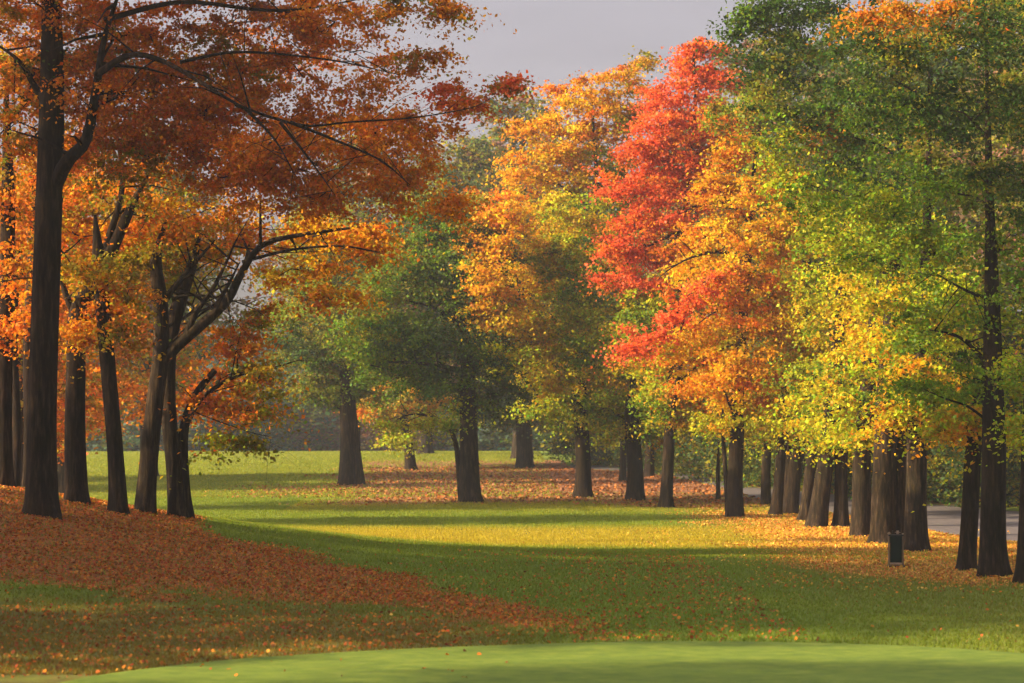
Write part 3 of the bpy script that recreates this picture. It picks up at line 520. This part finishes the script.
tree('maple_tree', 'wide trunk left of the paired big trunks, leaves hanging low over it', 861, 536, 24, [(862, 500), (862, 465), (866, 410), (872, 340), (880, 270)],
     [(880, 245, 44, 28, 'YG/G'), (870, 285, 46, 26, 'YG/Y'), (890, 325, 46, 28, 'YO/Y/YG'), (865, 360, 40, 24, 'YG/Y/G'), (895, 370, 34, 22, 'YO/YG'), (870, 400, 34, 20, 'YG/Y/G'), (855, 425, 28, 16, 'YG/Y/G'), (868, 440, 20, 10, 'YG/Y/G', -1)], group=ROW, mat=BARKG, per=160)
tree('maple_tree', 'largest paired trunk with warm lit bark behind the litter bin', 883, 543, 29, [(883, 500), (885, 450), (886, 400), (890, 330), (896, 250), (900, 180)],
     [(815, 130, 50, 30, 'G/OL/O'), (860, 110, 54, 34, 'G/DG'), (780, 90, 40, 34, 'DG/OL/G'), (770, 140, 36, 24, 'YG/G/O'), (810, 185, 44, 26, 'YG/G'), (860, 170, 54, 32, 'G/DG'), (860, 215, 54, 28, 'YG/G'), (820, 240, 44, 22, 'G/YG'), (910, 240, 48, 30, 'YG/G'), (900, 290, 46, 26, 'YG/Y/G'), (905, 340, 42, 24, 'YO/YG'), (900, 385, 34, 14, 'G/YG'), (790, 50, 44, 34, 'DG/DG/OL'), (755, 30, 40, 28, 'DG/DG/OL'), (755, 75, 34, 24, 'DG/OL/G'), (745, 12, 34, 22, 'DG/G'), (790, 8, 44, 28, 'DG/G'), (840, 5, 44, 28, 'DG/G'), (885, 375, 30, 16, 'YG/Y/G', -1.6), (910, 360, 30, 18, 'YO/YG', -1.6), (890, 335, 36, 18, 'YG/Y', -1.6), (870, 300, 40, 22, 'YG/Y', -1.6)],  # top boughs coloured darker to suggest shade from overhead
     stems=[([(899, 541), (901, 480), (901, 430), (905, 360)], 15, 9)], group=ROW, per=190, mat=BARKG)
tree('maple_tree', 'upright trunk with pale left edge right behind the litter bin', 916, 551, 27, [(916, 500), (917, 450), (918, 410), (922, 340), (926, 250)],
     [(930, 300, 46, 30, 'YG/G'), (940, 345, 44, 26, 'YG/YO'), (915, 395, 36, 18, 'G/YG'), (930, 372, 36, 18, 'YG/YO', -1.4), (918, 340, 36, 20, 'G/YG', -1.4), (925, 392, 28, 12, 'G/YG', -1.4), (950, 390, 36, 20, 'YG/YO'), (925, 415, 24, 9, 'YO/YG', 0, .7), (890, 415, 16, 8, 'YO/YG', -1, .6), (940, 420, 24, 10, 'YG/YO', 0, .7), (870, 70, 60, 36, 'DG/DG/OL'), (930, 110, 60, 40, 'DG/DG/OL'), (940, 180, 56, 38, 'DG/DG/OL'), (930, 240, 56, 30, 'G')], group=ROW, per=190, mat=BARKG)  # upper crown's shade is put into its darker leaf colour
tree('maple_tree', 'slimmer trunk leaning right toward the dark nearest trunk of the right row', 966, 570, 21, [(969, 530), (972, 470), (975, 430), (982, 360)],
     [(965, 415, 36, 16, 'YG/YO'), (980, 385, 40, 24, 'YG/G'), (945, 430, 26, 9, 'YO/YG', 0, .7), (1000, 430, 26, 14, 'YG/YO')], group=ROW, per=160)
tree('maple_tree', 'dark nearest trunk of the right row carrying a huge dark green crown', 993, 576, 32, [(993, 530), (994, 450), (993, 380), (992, 300), (990, 220), (988, 130), (986, 30)],
     [(985, 30, 70, 44, 'DG/DG/OL'), (920, 40, 60, 36, 'DG/DG/OL'), (860, 30, 50, 26, 'DG/DG/OL'), (1010, 100, 60, 44, 'DG/DG/OL'), (940, 110, 60, 36, 'DG/DG/OL'), (870, 110, 54, 28, 'DG/G'), (1000, 180, 60, 40, 'DG/DG/OL'), (930, 185, 56, 32, 'G'), (865, 195, 54, 24, 'G/YG'), (810, 205, 42, 16, 'G/YG', 0, .7),  # darker green of the upper boughs stands in for overhead shade
      (1000, 250, 56, 36, 'G/YG'), (935, 255, 52, 28, 'YG/G', 0, .8), (870, 255, 48, 18, 'YG/G', 0, .7), (995, 320, 56, 34, 'G/YG'), (935, 320, 46, 24, 'G/YG', 0, .7), (1010, 385, 50, 26, 'G/YG'), (960, 375, 46, 20, 'G/DG'), (915, 385, 32, 10, 'G', 0, .7), (868, 18, 16, 7, 'RO/OL', -1.6, .35), (900, 10, 15, 6, 'RO/OL', -1.6, .3), (950, 8, 18, 6, 'RO/OL', -1.6, .3)],
     extra=[([(992, 370), (975, 350), (955, 335), (930, 330)], 6), ([(991, 300), (965, 290), (930, 270)], 5)], per=190, dens=1.15, leaf=.068)
tree('maple_tree', 'trunk cut off by the picture\'s right border, in front of the row', 1027, 583, 26, [(1029, 520), (1032, 430), (1034, 330), (1034, 200), (1034, 60)],
     [(1030, 430, 30, 22, 'YG/G'), (1040, 370, 50, 30, 'G/YG'), (1040, 290, 60, 40, 'G/DG'), (1040, 200, 64, 44, 'DG/DG/OL'), (1040, 110, 70, 44, 'DG/DG/OL'), (1030, 30, 70, 44, 'DG')], per=160, leaf=.068)

# ------------------------------------------------------------------ stock trees for the background
def stock(name, pal, H=17, R=5.2, lo=4.0, nb=16, leafs=0.17, per=90, dens=1.0, mat=BARKG, seedx=0):
    base = np.array([0, 0, 0.0]); bl = []
    for k in range(nb):
        t = (k + 0.5) / nb; h = lo + (H - lo) * t; rr = R * math.sin(math.pi * min(1, (0.25 + 0.72 * t))) ** .8
        a = k * 2.4 + seedx; d = rr * (0.35 + 0.45 * random.random())
        bl.append(((d * math.cos(a), d * math.sin(a), h), rr * 0.5 + 0.6, 1.5, pal))
    tr = [(0, 0, 0), (0.1, 0, H * .3), (-0.1, 0.1, H * .6), (0.1, 0, H * .93)]
    return build_tree(name, base, [(tr, [0.42, 0.34, 0.22, 0.05])], bl, leafs, dens, per, mat, (), 0.85, True)
sOL = stock('oak_tree', 'OL/GG/MV'); sOR = stock('maple_tree', 'O/OL/RO', seedx=1); sDG = stock('oak_tree', 'GG/DG/OL', seedx=2)
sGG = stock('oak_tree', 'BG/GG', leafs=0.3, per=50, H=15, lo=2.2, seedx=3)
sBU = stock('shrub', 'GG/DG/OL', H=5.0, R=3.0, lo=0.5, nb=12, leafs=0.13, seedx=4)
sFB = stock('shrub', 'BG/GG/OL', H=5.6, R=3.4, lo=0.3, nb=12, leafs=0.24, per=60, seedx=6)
sBR = stock('shrub', 'BR/MV/OL', H=4.2, R=3.2, lo=0.4, nb=10, leafs=0.22, per=70, seedx=5)
def place(root, first, px, Y, s, label, group, cat, seen=[0]):
    x = P(px, 440, Y)[0] if px is not None else 0
    return copy_tree(root, x, Y, s, random.random() * 6.28, label, group, )
def put(root, px, Y, s, label, group, cat, sx=1.0):
    x = P(px, 440, Y)[0]; o = copy_tree(root, x, Y, s, random.random() * 6.28, label, group); o['category'] = cat
    o.scale = (o.scale[0] * sx, o.scale[1] * sx, o.scale[2]); return o
BG = 'trees standing behind the middle oaks'
put(sOL, 522, 152, 1.42, 'tall olive tree whose bare tipped top stands against the sky', None, 'tree', 1.05)
put(sOL, 469, 138, 1.15, 'olive tree behind the dark central oak', None, 'tree')
put(sDG, 425, 165, 1.20, 'dim grey green tree between the twin trunked oak and dark oak, far back', None, 'tree')
put(sDG, 560, 165, 1.1, 'dim tree far back behind the gold and green maple', None, 'tree')
put(sOR, 18, 72, .66, 'orange leaved tree hidden behind the left edge trunks', None, 'tree')
put(sOR, 63, 84, .72, 'orange leaved tree behind the thickest mound trunk', None, 'tree', 1.2)
put(sOL, 352, 134, 1.05, 'hazy olive tree directly behind the twin trunked oak', None, 'tree')
put(sOL, 149, 118, 1.0, 'hazy olive tree hidden behind the vase shaped mound trunk', None, 'tree')
for k, (px, Y, s, c) in enumerate([(690, 128, 1.1, 0), (760, 112, 1.15, 1), (830, 104, 1.1, 0), (905, 96, 1.15, 1), (985, 86, 1.1, 0), (1060, 80, 1.1, 1), (640, 150, 1.1, 0), (590, 160, 1.15, 1)]):
    put([sDG, sOL][c], px, Y, s, 'tall green tree in the shadowed wood beyond the path', 'trees of the wood beyond the path', 'tree')
for k in range(24):
    px = 600 + k * 20; near_y = np.interp(px, [570, 640, 700, 760, 860, 945, 1024, 1180], [p[1] for p in farr[::-1]])
    put(sBU, px + random.uniform(-6, 6), near_y + 4.5 + random.uniform(-1, 2.5), random.uniform(.85, 1.25), 'dense dark green shrub in the bank of undergrowth beyond the path', 'shrubs beyond the path', 'shrub')
for k in range(17):
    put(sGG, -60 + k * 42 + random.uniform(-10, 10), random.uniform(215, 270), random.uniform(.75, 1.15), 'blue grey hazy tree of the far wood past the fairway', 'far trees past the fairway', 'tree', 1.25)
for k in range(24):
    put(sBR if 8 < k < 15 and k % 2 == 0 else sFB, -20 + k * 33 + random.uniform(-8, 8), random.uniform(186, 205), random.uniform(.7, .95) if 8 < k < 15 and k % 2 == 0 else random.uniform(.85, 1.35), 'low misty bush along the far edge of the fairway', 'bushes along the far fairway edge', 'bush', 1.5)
# trees left of the frame that shade the fairway
for k, (x, y, s) in enumerate([(-29, 33, 1.1), (-27, 39, 1.15), (-16, 36, 1.15), (-20, 28.5, .95), (-34, 100, .9), (-30, 110, 1.05), (-22, 15.5, 1.1), (-31, 13.5, 1.1)]):
    o = copy_tree(sOR, x, y, s, random.random() * 6.28, 'orange maple standing out of view to the left', 'maples out of view to the left'); o['category'] = 'tree'
for r in (sOL, sOR, sDG, sGG, sBU, sBR, sFB):
    for c in children(r): bpy.data.objects.remove(c)
    bpy.data.objects.remove(r)

# ------------------------------------------------------------------ litter bin
def boxm(name, mat, parent, c, s, bev=0.008):
    import bmesh
    bm = bmesh.new(); bmesh.ops.create_cube(bm, size=1)
    for v in bm.verts: v.co = (c[0] + v.co.x * s[0], c[1] + v.co.y * s[1], c[2] + v.co.z * s[2])
    bmesh.ops.bevel(bm, geom=bm.edges[:], offset=bev, segments=2, affect='EDGES')
    me = bpy.data.meshes.new(name); bm.to_mesh(me); bm.free(); return link(name, me, mat, parent)
bx, by = hit(896, 567)
b = empty('litter_bin', (bx, by, float(gz(bx, by)))); b.rotation_euler = (0, 0, -.12)
tag(b, 'narrow dark green litter bin with timber side posts in front of the big trunks', 'bin')
boxm('foot', BIN_DARK, b, (0, 0, .018), (.36, .30, .036)); boxm('body', BIN_GREEN, b, (0, 0, .36), (.235, .22, .56), .015)
boxm('kick_rail', BIN_PALE, b, (0, -.118, .075), (.25, .02, .04)); boxm('top_rail', BIN_DARK, b, (0, 0, .655), (.32, .2, .03))
for s in (-1, 1): boxm('post', BIN_POST, b, (s * .142, 0, .34), (.032, .16, .60)); 
boxm('cap', BIN_PALE, b, (-.135, 0, .695), (.075, .12, .05), .02); boxm('cap', BIN_PALE, b, (.04, 0, .715), (.11, .12, .07), .03); boxm('latch', BIN_DARK, b, (-.06, 0, .71), (.03, .08, .08)); boxm('cap', BIN_PALE, b, (.145, 0, .685), (.04, .12, .03), .01)

# ------------------------------------------------------------------ haze
import bmesh
bm = bmesh.new(); bmesh.ops.create_cube(bm, size=1)
x0, x1, y0, y1, z0, z1 = -905, 905, -62, 3002, -4.2, 27.0
for v in bm.verts: v.co = (x0 if v.co.x < 0 else x1, y0 if v.co.y < 0 else y1, z0 if v.co.z < 0 else z1)
hm = bpy.data.meshes.new('haze'); bm.to_mesh(hm); bm.free()
m, nt, out = newmat('haze'); pv = N(nt, 'ShaderNodeVolumePrincipled'); pv.inputs['Color'].default_value = (0.86, 0.92, 1.0, 1); pv.inputs['Density'].default_value = 0.00042; pv.inputs['Anisotropy'].default_value = 0.2
nt.links.new(pv.outputs[0], out.inputs['Volume'])
tag(link('haze', hm, m), 'thin autumn mist hanging over the fairway', 'haze', kind='stuff')

# ------------------------------------------------------------------ light
SUN_EL = 23.5; SUN_DIR = np.array([1.0, 0.28])      # direction the light travels in plan
az = math.atan2(-SUN_DIR[1], -SUN_DIR[0])
sv = np.array([math.cos(az) * math.cos(math.radians(SUN_EL)), math.sin(az) * math.cos(math.radians(SUN_EL)), math.sin(math.radians(SUN_EL))])
from mathutils import Vector
sl = bpy.data.lights.new('sun', 'SUN'); sl.energy = 5.0; sl.angle = math.radians(0.8); sl.color = (1.0, 0.78, 0.50)
so = bpy.data.objects.new('sun', sl); COL.objects.link(so); so.rotation_euler = Vector(-sv).to_track_quat('-Z', 'Y').to_euler(); so.location = (-40, -10, 30)
w = bpy.data.worlds.new('World'); SC.world = w; w.use_nodes = True; nt = w.node_tree; nt.nodes.clear()
sky = nt.nodes.new('ShaderNodeTexSky'); sky.sky_type = 'NISHITA'; sky.sun_disc = False; sky.sun_elevation = math.radians(SUN_EL); sky.sun_rotation = math.atan2(sv[0], sv[1])
sky.dust_density = 4.0; sky.air_density = 1.2
hs = nt.nodes.new('ShaderNodeHueSaturation'); hs.inputs['Saturation'].default_value = 0.22; nt.links.new(sky.outputs[0], hs.inputs['Color'])
mm = nt.nodes.new('ShaderNodeMix'); mm.data_type = 'RGBA'; mm.blend_type = 'MULTIPLY'; mm.inputs[0].default_value = 1; mm.inputs[7].default_value = (0.97, 0.88, 0.95, 1); nt.links.new(hs.outputs[0], mm.inputs[6])
cn = nt.nodes.new('ShaderNodeTexNoise'); cn.inputs['Scale'].default_value = 3.0; cn.inputs['Detail'].default_value = 4; cm = nt.nodes.new('ShaderNodeMapping'); cm.inputs['Scale'].default_value = (1, 1, 4); tcw = nt.nodes.new('ShaderNodeTexCoord')
nt.links.new(tcw.outputs['Generated'], cm.inputs[0]); nt.links.new(cm.outputs[0], cn.inputs['Vector'])
cr = nt.nodes.new('ShaderNodeMapRange'); cr.inputs[1].default_value = .3; cr.inputs[2].default_value = .7; cr.inputs[3].default_value = .85; cr.inputs[4].default_value = 1.18; nt.links.new(cn.outputs[0], cr.inputs[0])
sz = nt.nodes.new('ShaderNodeSeparateXYZ'); nt.links.new(tcw.outputs['Generated'], sz.inputs[0]); zr = nt.nodes.new('ShaderNodeMapRange'); zr.inputs[1].default_value = .1; zr.inputs[2].default_value = 1; zr.inputs[3].default_value = .86; zr.inputs[4].default_value = 2.2; nt.links.new(sz.outputs[2], zr.inputs[0])
vs = nt.nodes.new('ShaderNodeVectorMath'); vs.operation = 'SCALE'; nt.links.new(mm.outputs[2], vs.inputs[0]); nt.links.new(zr.outputs[0], vs.inputs['Scale'])
vm = nt.nodes.new('ShaderNodeVectorMath'); vm.operation = 'SCALE'; nt.links.new(vs.outputs[0], vm.inputs[0]); nt.links.new(cr.outputs[0], vm.inputs['Scale'])
bg = nt.nodes.new('ShaderNodeBackground'); bg.inputs[1].default_value = 0.068; nt.links.new(vm.outputs[0], bg.inputs[0])
wo = nt.nodes.new('ShaderNodeOutputWorld'); nt.links.new(bg.outputs[0], wo.inputs[0])

SC.view_settings.view_transform = 'Standard'; SC.view_settings.look = 'None'; SC.view_settings.gamma = 1; SC.view_settings.exposure = 1.5
cy = SC.cycles; cy.max_bounces = 6; cy.diffuse_bounces = 3; cy.glossy_bounces = 1; cy.transmission_bounces = 4; cy.volume_bounces = 1; cy.transparent_max_bounces = 4
cy.use_denoising = True; cy.denoiser = 'OPENIMAGEDENOISE'; cy.sample_clamp_indirect = 4.0; cy.caustics_reflective = False; cy.caustics_refractive = False
cy.use_adaptive_sampling = True; cy.adaptive_threshold = 0.02
print('LEAVES', sum(STAT), 'script %.1fs' % (time.time() - T0))
